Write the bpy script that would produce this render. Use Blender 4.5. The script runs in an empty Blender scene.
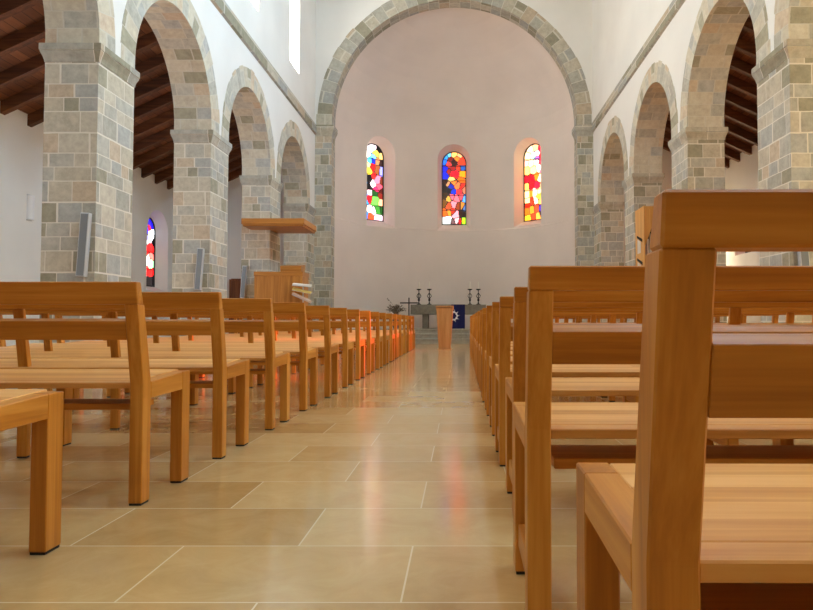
import bpy, bmesh, math, random
from mathutils import Vector, Matrix
random.seed(7)
SC = bpy.context.scene
COL = SC.collection
PI = math.pi
R = math.radians

# ------------------------------------------------------------------ camera, sky, sun, exposure
cam_d = bpy.data.cameras.new('camera')
cam = bpy.data.objects.new('camera', cam_d)
COL.objects.link(cam)
cam.location = (0, 0, 0.675)
cam.rotation_euler = (R(90 + 2.075), 0, 0)
cam_d.sensor_width = 36.0
cam_d.lens = 690 / 813 * 36.0
cam_d.shift_x = -54.5 / 813
cam_d.shift_y = -8.0 / 813
cam_d.clip_start = 0.02
SC.camera = cam

world = bpy.data.worlds.new('sky')
SC.world = world
world.use_nodes = True
bg = world.node_tree.nodes['Background']
bg.inputs['Color'].default_value = (0.90, 0.95, 1.0, 1)
bg.inputs['Strength'].default_value = 1.1

SUN_EL, SUN_SKEW = R(16.5), 0.25
sd = bpy.data.lights.new('sun', 'SUN')
sd.energy = 8.0
sd.angle = R(4.0)
sd.color = (1.0, 0.93, 0.82)
sun = bpy.data.objects.new('sun', sd)
COL.objects.link(sun)
sdir = Vector((-1, -SUN_SKEW, -math.tan(SUN_EL) * math.hypot(1, SUN_SKEW))).normalized()
sun.rotation_euler = sdir.to_track_quat('-Z', 'Y').to_euler()
sun.location = (14, 16, 6)

PANE_COOL, PANE_WARM = 26.0, 9.0           # daylight through the clerestory panes
VS = SC.view_settings
VS.view_transform = 'Standard'
VS.look = 'None'
VS.exposure = 1.1
VS.gamma = 1.0
VS.use_curve_mapping = False
SC.cycles.max_bounces = 10
SC.cycles.diffuse_bounces = 6
SC.cycles.sample_clamp_indirect = 6.0
SC.cycles.caustics_reflective = False
SC.cycles.caustics_refractive = False

# ------------------------------------------------------------------ materials
def lin(c):
    c = c / 255.0
    return c / 12.92 if c <= 0.04045 else ((c + 0.055) / 1.055) ** 2.4
def rgb(r, g, b):
    return (lin(r), lin(g), lin(b), 1.0)

class NT:
    def __init__(self, name):
        self.m = bpy.data.materials.new(name)
        self.m.use_nodes = True
        self.t = self.m.node_tree
        self.b = self.t.nodes['Principled BSDF']
    def n(self, kind, **kw):
        nd = self.t.nodes.new(kind)
        for k, v in kw.items():
            if k.startswith('i_'):
                nd.inputs[k[2:].replace('_', ' ')].default_value = v
            else:
                setattr(nd, k, v)
        return nd
    def l(self, a, ao, b, bi):
        self.t.links.new(a.outputs[ao], b.inputs[bi])
    def math(self, op, a, b=None, c=None):
        nd = self.n('ShaderNodeMath', operation=op)
        for i, v in enumerate((a, b, c)):
            if v is None: continue
            if isinstance(v, (int, float)): nd.inputs[i].default_value = v
            else: self.t.links.new(v, nd.inputs[i])
        return nd.outputs[0]
    def ramp(self, stops, interp='LINEAR'):
        nd = self.n('ShaderNodeValToRGB')
        cr = nd.color_ramp
        cr.interpolation = interp
        while len(cr.elements) < len(stops): cr.elements.new(0.5)
        for e, (p, c) in zip(cr.elements, stops):
            e.position = p; e.color = c
        return nd
    def bump(self, src, strength, dist=0.01):
        b = self.n('ShaderNodeBump', i_Strength=strength, i_Distance=dist)
        self.t.links.new(src, b.inputs['Height'])
        self.t.links.new(b.outputs['Normal'], self.b.inputs['Normal'])

def simple(name, col, rough=0.6, metal=0.0, spec=0.5):
    k = NT(name)
    k.b.inputs['Base Color'].default_value = col
    k.b.inputs['Roughness'].default_value = rough
    k.b.inputs['Metallic'].default_value = metal
    k.b.inputs['Specular IOR Level'].default_value = spec
    return k.m

def plaster(name, col, var=0.06):
    k = NT(name)
    tc = k.n('ShaderNodeTexCoord')
    n1 = k.n('ShaderNodeTexNoise', i_Scale=0.7, i_Detail=4.0)
    k.l(tc, 'Object', n1, 'Vector')
    d = tuple(max(0, c * (1 - var)) for c in col[:3]) + (1,)
    u = tuple(min(1, c * (1 + var * 0.4)) for c in col[:3]) + (1,)
    rp = k.ramp([(0.3, d), (0.7, u)])
    k.l(n1, 'Fac', rp, 'Fac')
    k.l(rp, 'Color', k.b, 'Base Color')
    k.b.inputs['Roughness'].default_value = 0.9
    k.b.inputs['Specular IOR Level'].default_value = 0.15
    n2 = k.n('ShaderNodeTexNoise', i_Scale=22.0, i_Detail=3.0)
    k.l(tc, 'Object', n2, 'Vector')
    k.bump(n2.outputs['Fac'], 0.12, 0.01)
    return k.m

def wood(name, axis, dark, mid, light, rough=0.42, panel=None):
    """grain along the given local axis; panel = (strip width, strip length) for glued-up boards lying flat"""
    k = NT(name)
    tc = k.n('ShaderNodeTexCoord')
    oi = k.n('ShaderNodeObjectInfo')
    off = k.n('ShaderNodeVectorMath', operation='ADD')
    sc = k.n('ShaderNodeVectorMath', operation='SCALE')
    k.l(oi, 'Random', sc, 0)
    cmb = k.n('ShaderNodeCombineXYZ')
    rs = k.math('MULTIPLY', oi.outputs['Random'], 37.0)
    for i in 'XYZ': k.t.links.new(rs, cmb.inputs[i])
    k.l(tc, 'Object', off, 0)
    k.l(cmb, 'Vector', off, 1)
    mp = k.n('ShaderNodeMapping')
    s = [16.0, 16.0, 16.0]; s['XYZ'.index(axis)] = 0.9
    mp.inputs['Scale'].default_value = s
    k.l(off, 'Vector', mp, 'Vector')
    n1 = k.n('ShaderNodeTexNoise', i_Scale=1.0, i_Detail=5.0, i_Roughness=0.6, i_Distortion=0.6)
    k.l(mp, 'Vector', n1, 'Vector')
    mp2 = k.n('ShaderNodeMapping')
    s2 = [110.0, 110.0, 110.0]; s2['XYZ'.index(axis)] = 3.0
    mp2.inputs['Scale'].default_value = s2
    k.l(off, 'Vector', mp2, 'Vector')
    n2 = k.n('ShaderNodeTexNoise', i_Scale=1.0, i_Detail=2.0)
    k.l(mp2, 'Vector', n2, 'Vector')
    f = k.math('ADD', k.math('MULTIPLY', n1.outputs['Fac'], 0.8), k.math('MULTIPLY', n2.outputs['Fac'], 0.2))
    if panel:
        bk = k.n('ShaderNodeTexBrick')
        bk.inputs['Color1'].default_value = (0, 0, 0, 1)
        bk.inputs['Color2'].default_value = (1, 1, 1, 1)
        bk.inputs['Mortar'].default_value = (0.1, 0.1, 0.1, 1)
        bk.inputs['Scale'].default_value = 1.0
        bk.inputs['Mortar Size'].default_value = 0.0006
        bk.inputs['Brick Width'].default_value = panel[1]
        bk.inputs['Row Height'].default_value = panel[0]
        k.l(tc, 'Object', bk, 'Vector')
        sp = k.n('ShaderNodeSeparateColor')
        k.l(bk, 'Color', sp, 'Color')
        f = k.math('ADD', k.math('MULTIPLY', f, 0.75), k.math('MULTIPLY', sp.outputs[0], 0.25))
    # tone drift from board to board
    f = k.math('ADD', f, k.math('MULTIPLY', k.math('SUBTRACT', oi.outputs['Random'], 0.5), 0.12))
    rp = k.ramp([(0.33, dark), (0.5, mid), (0.67, light)])
    k.t.links.new(f, rp.inputs['Fac'])
    k.l(rp, 'Color', k.b, 'Base Color')
    k.b.inputs['Roughness'].default_value = rough
    k.b.inputs['Specular IOR Level'].default_value = 0.4
    k.bump(n2.outputs['Fac'], 0.05, 0.002)
    return k.m

def stone(name, rowh, bw, unit=False, tint=1.0):
    """coursed ashlar on UVs in metres; row heights and block lengths vary"""
    k = NT(name)
    uv = k.n('ShaderNodeUVMap'); uv.uv_map = 'UVMap'
    sp = k.n('ShaderNodeSeparateXYZ')
    k.l(uv, 'UV', sp, 'Vector')
    u, v = sp.outputs['X'], sp.outputs['Y']
    if not unit:
        v = k.math('ADD', v, k.math('MULTIPLY', k.math('SINE', k.math('MULTIPLY', v, 7.3)), 0.045))
        u = k.math('ADD', u, k.math('MULTIPLY', k.math('SINE', k.math('ADD', k.math('MULTIPLY', u, 9.1), k.math('MULTIPLY', k.math('FLOOR', k.math('DIVIDE', v, rowh)), 2.4))), 0.05))
    cb = k.n('ShaderNodeCombineXYZ')
    k.t.links.new(u, cb.inputs['X']); k.t.links.new(v, cb.inputs['Y'])
    nz = k.n('ShaderNodeTexNoise', i_Scale=6.0, i_Detail=2.0)
    k.l(cb, 'Vector', nz, 'Vector')
    wob = k.n('ShaderNodeVectorMath', operation='MULTIPLY_ADD')
    k.l(nz, 'Color', wob, 0)
    a = 0.012 if not unit else 0.03
    wob.inputs[1].default_value = (a, a, 0)
    k.l(cb, 'Vector', wob, 2)
    bk = k.n('ShaderNodeTexBrick')
    bk.offset = 0.42; bk.offset_frequency = 2; bk.squash = 0.72; bk.squash_frequency = 3
    bk.inputs['Color1'].default_value = (0, 0, 0, 1)
    bk.inputs['Color2'].default_value = (1, 1, 1, 1)
    bk.inputs['Mortar'].default_value = (0.5, 0.5, 0.5, 1)
    bk.inputs['Scale'].default_value = 1.0
    bk.inputs['Mortar Size'].default_value = 0.008 if not unit else 0.03
    bk.inputs['Mortar Smooth'].default_value = 0.3
    bk.inputs['Brick Width'].default_value = bw
    bk.inputs['Row Height'].default_value = rowh
    k.l(wob, 'Vector', bk, 'Vector')
    s2 = k.n('ShaderNodeSeparateColor')
    k.l(bk, 'Color', s2, 'Color')
    T = lambda r, g, b: rgb(r * tint, g * tint, b * tint)
    rp = k.ramp([(0.0, T(170, 167, 156)), (0.16, T(188, 180, 162)), (0.32, T(172, 172, 167)), (0.48, T(194, 187, 170)),
                 (0.62, T(156, 151, 132)), (0.76, T(180, 177, 166)), (0.90, T(192, 176, 154)), (1.0, T(176, 174, 160))], 'CONSTANT')
    k.l(s2, 'Red', rp, 'Fac')
    n3 = k.n('ShaderNodeTexNoise', i_Scale=9.0, i_Detail=6.0, i_Roughness=0.7)
    tc = k.n('ShaderNodeTexCoord')
    k.l(tc, 'Object', n3, 'Vector')
    mx = k.n('ShaderNodeMix', data_type='RGBA', blend_type='OVERLAY')
    mx.inputs['Factor'].default_value = 0.5
    k.l(rp, 'Color', mx, 6)
    k.l(n3, 'Fac', mx, 7)
    mm = k.n('ShaderNodeMix', data_type='RGBA')
    k.l(bk, 'Fac', mm, 'Factor')
    k.l(mx, 2, mm, 6)
    mm.inputs[7].default_value = rgb(220, 214, 202) if not unit else rgb(202, 197, 184)
    k.l(mm, 2, k.b, 'Base Color')
    k.b.inputs['Roughness'].default_value = 0.85
    k.b.inputs['Specular IOR Level'].default_value = 0.2
    hb = k.math('SUBTRACT', k.math('MULTIPLY', n3.outputs['Fac'], 0.5), k.math('MULTIPLY', bk.outputs['Fac'], 0.25))
    k.bump(hb, 0.35, 0.02)
    return k.m

def floor_mat():
    k = NT('polished_limestone')
    tc = k.n('ShaderNodeTexCoord')
    mp = k.n('ShaderNodeMapping')
    mp.inputs['Location'].default_value = (1.18 + 0.345, -2.107 + 0.42 * 10, 0)
    k.l(tc, 'Object', mp, 'Vector')
    bk = k.n('ShaderNodeTexBrick')
    bk.offset = 0.5; bk.offset_frequency = 2; bk.squash = 1.0
    bk.inputs['Color1'].default_value = (0, 0, 0, 1)
    bk.inputs['Color2'].default_value = (1, 1, 1, 1)
    bk.inputs['Mortar'].default_value = (0.5, 0.5, 0.5, 1)
    bk.inputs['Scale'].default_value = 1.0
    bk.inputs['Mortar Size'].default_value = 0.0028
    bk.inputs['Mortar Smooth'].default_value = 0.2
    bk.inputs['Brick Width'].default_value = 0.69
    bk.inputs['Row Height'].default_value = 0.42
    k.l(mp, 'Vector', bk, 'Vector')
    s2 = k.n('ShaderNodeSeparateColor')
    k.l(bk, 'Color', s2, 'Color')
    n1 = k.n('ShaderNodeTexNoise', i_Scale=5.0, i_Detail=9.0, i_Roughness=0.72, i_Distortion=0.9)
    k.l(tc, 'Object', n1, 'Vector')
    f = k.math('ADD', k.math('MULTIPLY', s2.outputs[0], 0.4), k.math('MULTIPLY', n1.outputs['Fac'], 0.6))
    rp = k.ramp([(0.25, rgb(178, 143, 92)), (0.5, rgb(197, 164, 113)), (0.75, rgb(212, 185, 136))])
    k.t.links.new(f, rp.inputs['Fac'])
    mm = k.n('ShaderNodeMix', data_type='RGBA')
    k.l(bk, 'Fac', mm, 'Factor')
    k.l(rp, 'Color', mm, 6)
    mm.inputs[7].default_value = rgb(224, 206, 172)
    k.l(mm, 2, k.b, 'Base Color')
    n4 = k.n('ShaderNodeTexNoise', i_Scale=2.2, i_Detail=4.0)
    k.l(tc, 'Object', n4, 'Vector')
    rr = k.math('ADD', k.math('MULTIPLY', n4.outputs['Fac'], 0.10), 0.085)
    k.t.links.new(rr, k.b.inputs['Roughness'])
    k.b.inputs['Specular IOR Level'].default_value = 0.9
    k.bump(n1.outputs['Fac'], 0.008, 0.01)
    return k.m

def planks_mat(name, cols, rowh, length):
    k = NT(name)
    uv = k.n('ShaderNodeUVMap'); uv.uv_map = 'UVMap'
    bk = k.n('ShaderNodeTexBrick')
    bk.inputs['Color1'].default_value = (0, 0, 0, 1)
    bk.inputs['Color2'].default_value = (1, 1, 1, 1)
    bk.inputs['Mortar'].default_value = (0, 0, 0, 1)
    bk.inputs['Scale'].default_value = 1.0
    bk.inputs['Mortar Size'].default_value = 0.004
    bk.inputs['Brick Width'].default_value = length
    bk.inputs['Row Height'].default_value = rowh
    k.l(uv, 'UV', bk, 'Vector')
    s2 = k.n('ShaderNodeSeparateColor'); k.l(bk, 'Color', s2, 'Color')
    mp = k.n('ShaderNodeMapping'); mp.inputs['Scale'].default_value = (2, 25, 1)
    k.l(uv, 'UV', mp, 'Vector')
    n1 = k.n('ShaderNodeTexNoise', i_Scale=1.0, i_Detail=4.0); k.l(mp, 'Vector', n1, 'Vector')
    f = k.math('ADD', k.math('MULTIPLY', s2.outputs[0], 0.45), k.math('MULTIPLY', n1.outputs['Fac'], 0.55))
    rp = k.ramp([(0.2, cols[0]), (0.5, cols[1]), (0.8, cols[2])])
    k.t.links.new(f, rp.inputs['Fac'])
    mm = k.n('ShaderNodeMix', data_type='RGBA')
    k.l(bk, 'Fac', mm, 'Factor'); k.l(rp, 'Color', mm, 6)
    mm.inputs[7].default_value = tuple(c * 0.25 for c in cols[0][:3]) + (1,)
    k.l(mm, 2, k.b, 'Base Color')
    k.b.inputs['Roughness'].default_value = 0.7
    return k.m

def emit(name, col, strength):
    k = NT(name)
    k.b.inputs['Base Color'].default_value = (0.02, 0.02, 0.02, 1)
    k.b.inputs['Emission Color'].default_value = col
    k.b.inputs['Emission Strength'].default_value = strength
    return k.m

def stained(name, strength, through=0.0):
    """coloured glass lit from behind; colour comes from the pieces of glass in the mesh"""
    k = NT(name)
    at = k.n('ShaderNodeAttribute'); at.attribute_name = 'glass'
    k.b.inputs['Base Color'].default_value = (0.02, 0.02, 0.02, 1)
    k.b.inputs['Roughness'].default_value = 0.25
    k.l(at, 'Color', k.b, 'Emission Color')
    k.b.inputs['Emission Strength'].default_value = strength
    if through > 0:
        tr = k.n('ShaderNodeBsdfTransparent')
        k.l(at, 'Color', tr, 'Color')
        ms = k.n('ShaderNodeMixShader', i_Fac=through)
        k.l(k.b, 'BSDF', ms, 1); k.l(tr, 'BSDF', ms, 2)
        out = [n for n in k.t.nodes if n.type == 'OUTPUT_MATERIAL'][0]
        k.l(ms, 'Shader', out, 'Surface')
    return k.m

OAK = (rgb(160, 97, 26), rgb(188, 121, 40), rgb(208, 146, 64))
SEAT = (rgb(188, 124, 56), rgb(212, 152, 82), rgb(226, 174, 108))
M = {}
M['plaster'] = plaster('white_plaster', rgb(232, 231, 228))
M['plaster_apse'] = plaster('apse_plaster', rgb(234, 224, 217))
M['ceiling'] = plaster('ceiling_plaster', rgb(222, 210, 186))
M['west'] = plaster('west_wall_plaster', rgb(158, 140, 116))  # unseen wall, toned darker so it bounces less light forward
M['stone'] = stone('ashlar_stone', 0.215, 0.37)
M['stone_small'] = stone('ashlar_stone_jamb', 0.23, 0.33)
M['voussoir'] = stone('voussoir_stone', 1.0, 1.0, unit=True, tint=1.05)
M['great_arch'] = stone('great_arch_stone', 1.0, 1.0, unit=True, tint=0.95)
M['band'] = stone('string_course_stone', 0.6, 0.95, tint=0.96)
M['floor'] = floor_mat()
for ax in 'XYZ':
    M['oak' + ax] = wood('oak_grain_' + ax, ax, *OAK)
M['seat'] = wood('oak_seat_boards', 'X', *SEAT, rough=0.42, panel=(0.072, 1.4))
M['cherry'] = wood('pulpit_oak_grain', 'Z', rgb(152, 95, 34), rgb(180, 118, 48), rgb(198, 136, 62))
M['cherryX'] = wood('pulpit_oak_cross_grain', 'X', rgb(152, 95, 34), rgb(180, 118, 48), rgb(198, 136, 62))
M['lectern'] = wood('lectern_oak', 'Z', rgb(152, 104, 54), rgb(178, 128, 74), rgb(194, 146, 92))
M['organ'] = wood('organ_oak', 'Z', rgb(190, 136, 66), rgb(208, 154, 80), rgb(220, 168, 94))
M['roof'] = planks_mat('roof_boards', (rgb(84, 46, 24), rgb(110, 64, 34), rgb(136, 84, 48)), 0.14, 3.0)
M['rafter'] = wood('rafter_timber', 'X', rgb(66, 37, 20), rgb(92, 53, 28), rgb(118, 71, 38), rough=0.7)
M['door'] = wood('door_timber', 'Z', rgb(92, 50, 26), rgb(122, 70, 38), rgb(146, 90, 52), rough=0.5)
M['iron'] = simple('black_iron', (0.015, 0.014, 0.014, 1), 0.5, 0.6)
M['black'] = simple('black_rubber', (0.012, 0.011, 0.01, 1), 0.7)
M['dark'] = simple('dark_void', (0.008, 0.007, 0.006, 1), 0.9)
M['grey'] = simple('grey_speaker_cloth', rgb(126, 132, 138), 0.8)
M['alu'] = simple('pale_aluminium', rgb(196, 200, 204), 0.45, 0.3)
M['wax'] = simple('candle_wax', rgb(240, 234, 222), 0.5)
M['pipe'] = simple('pale_pipe_metal', rgb(222, 218, 212), 0.4, 0.35)
M['navy'] = simple('navy_cloth', rgb(22, 26, 84), 0.9)
M['white_cloth'] = simple('white_applique', rgb(236, 238, 244), 0.9)
M['opal'] = simple('opal_glass', rgb(236, 238, 242), 0.3)
M['paper_white'] = simple('white_paper', rgb(238, 236, 232), 0.8)
M['paper_yellow'] = simple('yellow_paper', rgb(214, 190, 112), 0.8)
M['paper_pink'] = simple('pale_pink_paper', rgb(216, 190, 176), 0.8)
M['twig'] = simple('dry_twig', rgb(110, 96, 78), 0.9)
M['vase'] = simple('grey_stoneware', rgb(96, 92, 88), 0.6)
M['altar'] = stone('altar_stone', 3.0, 6.0, tint=0.72)
M['step'] = stone('step_stone', 3.0, 1.3, tint=0.90)
M['lead'] = simple('lead_came', (0.012, 0.012, 0.014, 1), 0.6)
M['pane_cool'] = emit('daylight_pane', (0.50, 0.77, 1.0, 1), PANE_COOL)
M['pane_warm'] = emit('daylight_pane_opposite', (1.0, 0.93, 0.80, 1), PANE_WARM)
M['stained'] = stained('stained_glass', 2.1)
M['fill_pane'] = stained('fill_light_glass', 13.0)  # bright glass of the added windows that fill the aisles with light
M['stained_sun'] = stained('stained_glass_sunlit', 0.5, 0.85)

# ------------------------------------------------------------------ mesh helpers
def finish(name, bm, mat, parent=None, uv=True, smooth=False, loc=None):
    me = bpy.data.meshes.new(name)
    bmesh.ops.recalc_face_normals(bm, faces=bm.faces[:]) if not getattr(bm, '_keep', False) else None
    if uv: box_uv(bm)
    bm.to_mesh(me); bm.free()
    if mat is not None: me.materials.append(mat)
    if smooth:
        for p in me.polygons: p.use_smooth = True
    o = bpy.data.objects.new(name, me)
    COL.objects.link(o)
    if loc: o.location = loc
    if parent: o.parent = parent
    return o

def box_uv(bm):
    if bm.loops.layers.uv.get('UVMap'): return
    L = bm.loops.layers.uv.new('UVMap')
    for f in bm.faces:
        n = f.normal
        a = max(range(3), key=lambda i: abs(n[i]))
        for lp in f.loops:
            c = lp.vert.co
            if a == 0: lp[L].uv = (c.y + 0.21, c.z)
            elif a == 1: lp[L].uv = (c.x + 0.13, c.z)
            else: lp[L].uv = (c.x, c.y)

def add_box(bm, x0, x1, y0, y1, z0, z1, bev=0.0, seg=1):
    x0, x1 = sorted((x0, x1)); y0, y1 = sorted((y0, y1)); z0, z1 = sorted((z0, z1))
    return add_hexa(bm, [(x0, y0, z0), (x1, y0, z0), (x1, y1, z0), (x0, y1, z0),
                         (x0, y0, z1), (x1, y0, z1), (x1, y1, z1), (x0, y1, z1)], bev, seg)

def add_hexa(bm, co, bev=0.0, seg=1):
    vs = [bm.verts.new(c) for c in co]
    fs = [bm.faces.new([vs[i] for i in q]) for q in ((3, 2, 1, 0), (4, 5, 6, 7), (0, 1, 5, 4), (1, 2, 6, 5), (2, 3, 7, 6), (3, 0, 4, 7))]
    if bev:
        es = list({e for f in fs for e in f.edges})
        bmesh.ops.bevel(bm, geom=es, offset=bev, segments=seg, affect='EDGES', profile=0.5)
    return vs

def add_prism(bm, poly, axis, a0, a1, bev=0.0):
    """polygon in the plane across 'axis' (x: (y,z); y: (x,z); z: (x,y)) swept from a0 to a1"""
    def P(p, a):
        return {'x': (a, p[0], p[1]), 'y': (p[0], a, p[1]), 'z': (p[0], p[1], a)}[axis]
    A = [bm.verts.new(P(p, a0)) for p in poly]
    B = [bm.verts.new(P(p, a1)) for p in poly]
    fs = [bm.faces.new(A), bm.faces.new(B[::-1])]
    n = len(poly)
    for i in range(n):
        fs.append(bm.faces.new((A[i], B[i], B[(i + 1) % n], A[(i + 1) % n])))
    bmesh.ops.recalc_face_normals(bm, faces=fs)
    if bev:
        bmesh.ops.bevel(bm, geom=list({e for f in fs for e in f.edges}), offset=bev, segments=1, affect='EDGES')

def add_lathe(bm, prof, cx=0, cy=0, n=20, cap=True):
    rings = []
    for r, z in prof:
        rings.append([bm.verts.new((cx + r * math.cos(2 * PI * i / n), cy + r * math.sin(2 * PI * i / n), z)) for i in range(n)])
    for a, b in zip(rings, rings[1:]):
        for i in range(n):
            bm.faces.new((a[i], a[(i + 1) % n], b[(i + 1) % n], b[i]))
    if cap:
        bm.faces.new(rings[0][::-1]); bm.faces.new(rings[-1])

def add_tube(bm, pts, rad, n=8, closed=False):
    pts = [Vector(p) for p in pts]
    rings = []
    m = len(pts)
    for i, p in enumerate(pts):
        if closed: d = pts[(i + 1) % m] - pts[i - 1]
        else: d = pts[min(i + 1, m - 1)] - pts[max(i - 1, 0)]
        d.normalize()
        up = Vector((0, 0, 1)) if abs(d.z) < 0.95 else Vector((1, 0, 0))
        a = d.cross(up).normalized(); b = d.cross(a)
        r = rad[i] if isinstance(rad, (list, tuple)) else rad
        rings.append([bm.verts.new(p + a * r * math.cos(2 * PI * j / n) + b * r * math.sin(2 * PI * j / n)) for j in range(n)])
    for i in range(m if closed else m - 1):
        a, b = rings[i], rings[(i + 1) % m]
        for j in range(n):
            bm.faces.new((a[j], a[(j + 1) % n], b[(j + 1) % n], b[j]))
    if not closed:
        bm.faces.new(rings[0][::-1]); bm.faces.new(rings[-1])

def tag(o, label, cat, group=None, kind=None):
    o['label'] = label; o['category'] = cat
    if group: o['group'] = group
    if kind: o['kind'] = kind
    return o
def struct(o, label, cat, group=None): return tag(o, label, cat, group, 'structure')
def thing(name, label, cat, loc=(0, 0, 0), rz=0, group=None):
    o = bpy.data.objects.new(name, None)
    o.empty_display_size = 0.1
    COL.objects.link(o)
    o.location = loc; o.rotation_euler = (0, 0, rz)
    return tag(o, label, cat, group)
def copy_tree(o, parent=None):
    c = o.copy(); COL.objects.link(c)
    if parent: c.parent = parent
    for ch in list(o.children): copy_tree(ch, c)
    return c

def carve(o, cutters):
    """cut openings out of a solid wall"""
    for bm in cutters:
        bmesh.ops.recalc_face_normals(bm, faces=bm.faces[:])
        me = bpy.data.meshes.new('opening'); bm.to_mesh(me); bm.free()
        c = bpy.data.objects.new('opening', me); COL.objects.link(c)
        md = o.modifiers.new('opening', 'BOOLEAN'); md.operation = 'DIFFERENCE'; md.solver = 'EXACT'; md.object = c
        bpy.context.view_layer.update()
        dg = bpy.context.evaluated_depsgraph_get()
        new = bpy.data.meshes.new_from_object(o.evaluated_get(dg))
        o.modifiers.clear()
        o.data = new
        bpy.data.objects.remove(c)
        bpy.data.meshes.remove(me)

def arch_profile(w, z0, z1, n=16):
    """round-headed outline (s, z), anticlockwise from the lower left corner"""
    r = w / 2
    pts = [(-r, z0), (r, z0)]
    for i in range(n + 1):
        a = PI * i / n
        pts.append((r * math.cos(a), z1 - r + r * math.sin(a)))
    return pts

def loft_cutter(frames):
    """frames: list of (origin, tangent, profile); closed solid through them"""
    bm = bmesh.new()
    rings = []
    for org, t, prof in frames:
        rings.append([bm.verts.new(Vector(org) + Vector(t) * s + Vector((0, 0, z))) for s, z in prof])
    for a, b in zip(rings, rings[1:]):
        n = len(a)
        for i in range(n):
            bm.faces.new((a[i], a[(i + 1) % n], b[(i + 1) % n], b[i]))
    bm.faces.new(rings[0]); bm.faces.new(rings[-1][::-1])
    return bm

# ------------------------------------------------------------------ room dimensions
XL, XR, TH = -4.47, 4.05, 0.66           # nave faces of the two arcades, wall thickness
AL, AR = -8.15, 7.75                     # aisle outer walls
Y0, P, PLEN = 8.40, 3.83, 0.93           # first visible pier, bay, pier length
YE = 20.95                               # east wall
ZS, ZSTR, ZTOP = 4.10, 6.40, 11.6
YW = -3.0
piers = [Y0 + P * k for k in range(-3, 4)]
wf_bm = bmesh.new(); add_box(wf_bm, AL - 0.5, AR + 0.5, YW - 0.3, YW, 0, ZTOP)
piers_y1 = [y + PLEN for y in piers[:-1]] + [YE]

bm = bmesh.new(); add_box(bm, AL - 0.5, AR + 0.5, YW, 27.0, -0.2, 0)
struct(finish('floor', bm, M['floor']), 'polished honey-coloured limestone slab floor', 'floor')
bm = bmesh.new(); add_box(bm, XL - TH, XR + TH, YW, YE + 0.55, ZTOP, ZTOP + 0.2)
struct(finish('ceiling', bm, M['ceiling']), 'flat ceiling high over the nave', 'ceiling')

struct(finish('wall_front', wf_bm, M['west'], uv=False), 'darkened west wall behind the last pews', 'wall')
# ---- stone arches
def stone_arch(name, axis, c, zc, r_in, ring, d0, d1, n, label, group, stilt=0.0, rag=(0.92, 0.95, 0.97, 1.0, 1.02, 0.94), mat='voussoir'):
    """round arch of separate wedges; axis 'x' = opening seen along x (arcade), 'y' = seen along y"""
    bm = bmesh.new()
    L = bm.loops.layers.uv.new('UVMap')
    seg = 2
    for k in range(n):
        ro = r_in + ring * random.choice(rag)
        e = stilt / r_in
        a0, a1 = -e + (PI + 2 * e) * k / n, -e + (PI + 2 * e) * (k + 1) / n
        w = random.uniform(0, 20)
        for j in range(seg):
            b0 = a0 + (a1 - a0) * j / seg; b1 = a0 + (a1 - a0) * (j + 1) / seg
            def Pt(r, a, d):
                s, z = c + r * math.cos(a), zc + r * math.sin(a)
                return (d, s, z) if axis == 'x' else (s, d, z)
            vs = {}
            for i, (r, a, d) in enumerate([(r_in, b0, d0), (ro, b0, d0), (ro, b1, d0), (r_in, b1, d0),
                                           (r_in, b0, d1), (ro, b0, d1), (ro, b1, d1), (r_in, b1, d1)]):
                vs[i] = bm.verts.new(Pt(r, a, d))
            v0, v1 = k + j / seg, k + (j + 1) / seg
            def face(idx, uvs):
                f = bm.faces.new([vs[i] for i in idx])
                for lp, q in zip(f.loops, uvs): lp[L].uv = q
            u0 = 0.18 + 7 * (k % 3)
            face((0, 1, 2, 3), ((u0, v0), (u0 + .5, v0), (u0 + .5, v1), (u0, v1)))
            face((7, 6, 5, 4), ((u0, v1), (u0 + .5, v1), (u0 + .5, v0), (u0, v0)))
            dd = abs(d1 - d0) / 0.42
            face((0, 3, 7, 4), ((w, v0), (w, v1), (w + dd, v1), (w + dd, v0)))
            face((1, 5, 6, 2), ((w, v0), (w + dd, v0), (w + dd, v1), (w, v1)))
            if j == 0: face((0, 4, 5, 1), ((u0, v0), (u0, v0), (u0, v0), (u0, v0)))
            if j == seg - 1: face((3, 2, 6, 7), ((u0, v1), (u0, v1), (u0, v1), (u0, v1)))
    bmesh.ops.recalc_face_normals(bm, faces=bm.faces[:])
    o = finish(name, bm, M[mat], uv=False)
    return struct(o, label, 'arch', group)

def impost(bm, x0, x1, y0, y1, z0, z1, pr=0.052):
    h = z1 - z0
    prof = [(q * pr / 0.085, t) for q, t in ((0.0, 0), (0.012, 0), (0.016, 0.12), (0.034, 0.30), (0.060, 0.47), (0.072, 0.55), (0.072, 0.62), (0.085, 0.64), (0.085, 1.0))]
    rings = []
    for q, t in prof:
        z = z0 + h * t
        rings.append([bm.verts.new(p) for p in ((x0 - q, y0 - q, z), (x1 + q, y0 - q, z), (x1 + q, y1 + q, z), (x0 - q, y1 + q, z))])
    for a, b in zip(rings, rings[1:]):
        for i in range(4):
            bm.faces.new((a[i], a[(i + 1) % 4], b[(i + 1) % 4], b[i]))
    bm.faces.new(rings[0][::-1]); bm.faces.new(rings[-1])

ORD = ['first', 'second', 'third', 'fourth', 'fifth', 'sixth', 'seventh', 'eighth', 'ninth', 'tenth', 'eleventh', 'twelfth',
       'thirteenth', 'fourteenth', 'fifteenth', 'sixteenth', 'seventeenth', 'eighteenth', 'nineteenth', 'twentieth', 'twenty-first', 'twenty-second']

def side_name(s): return 'pulpit' if s < 0 else 'organ'

CL = {-1: [18.29 - P * k for k in range(6)], 1: [18.29 - P * k for k in range(1, 6)]}
wn = [0]
def next_window():
    wn[0] += 1
    return 'window_%d' % wn[0]

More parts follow.
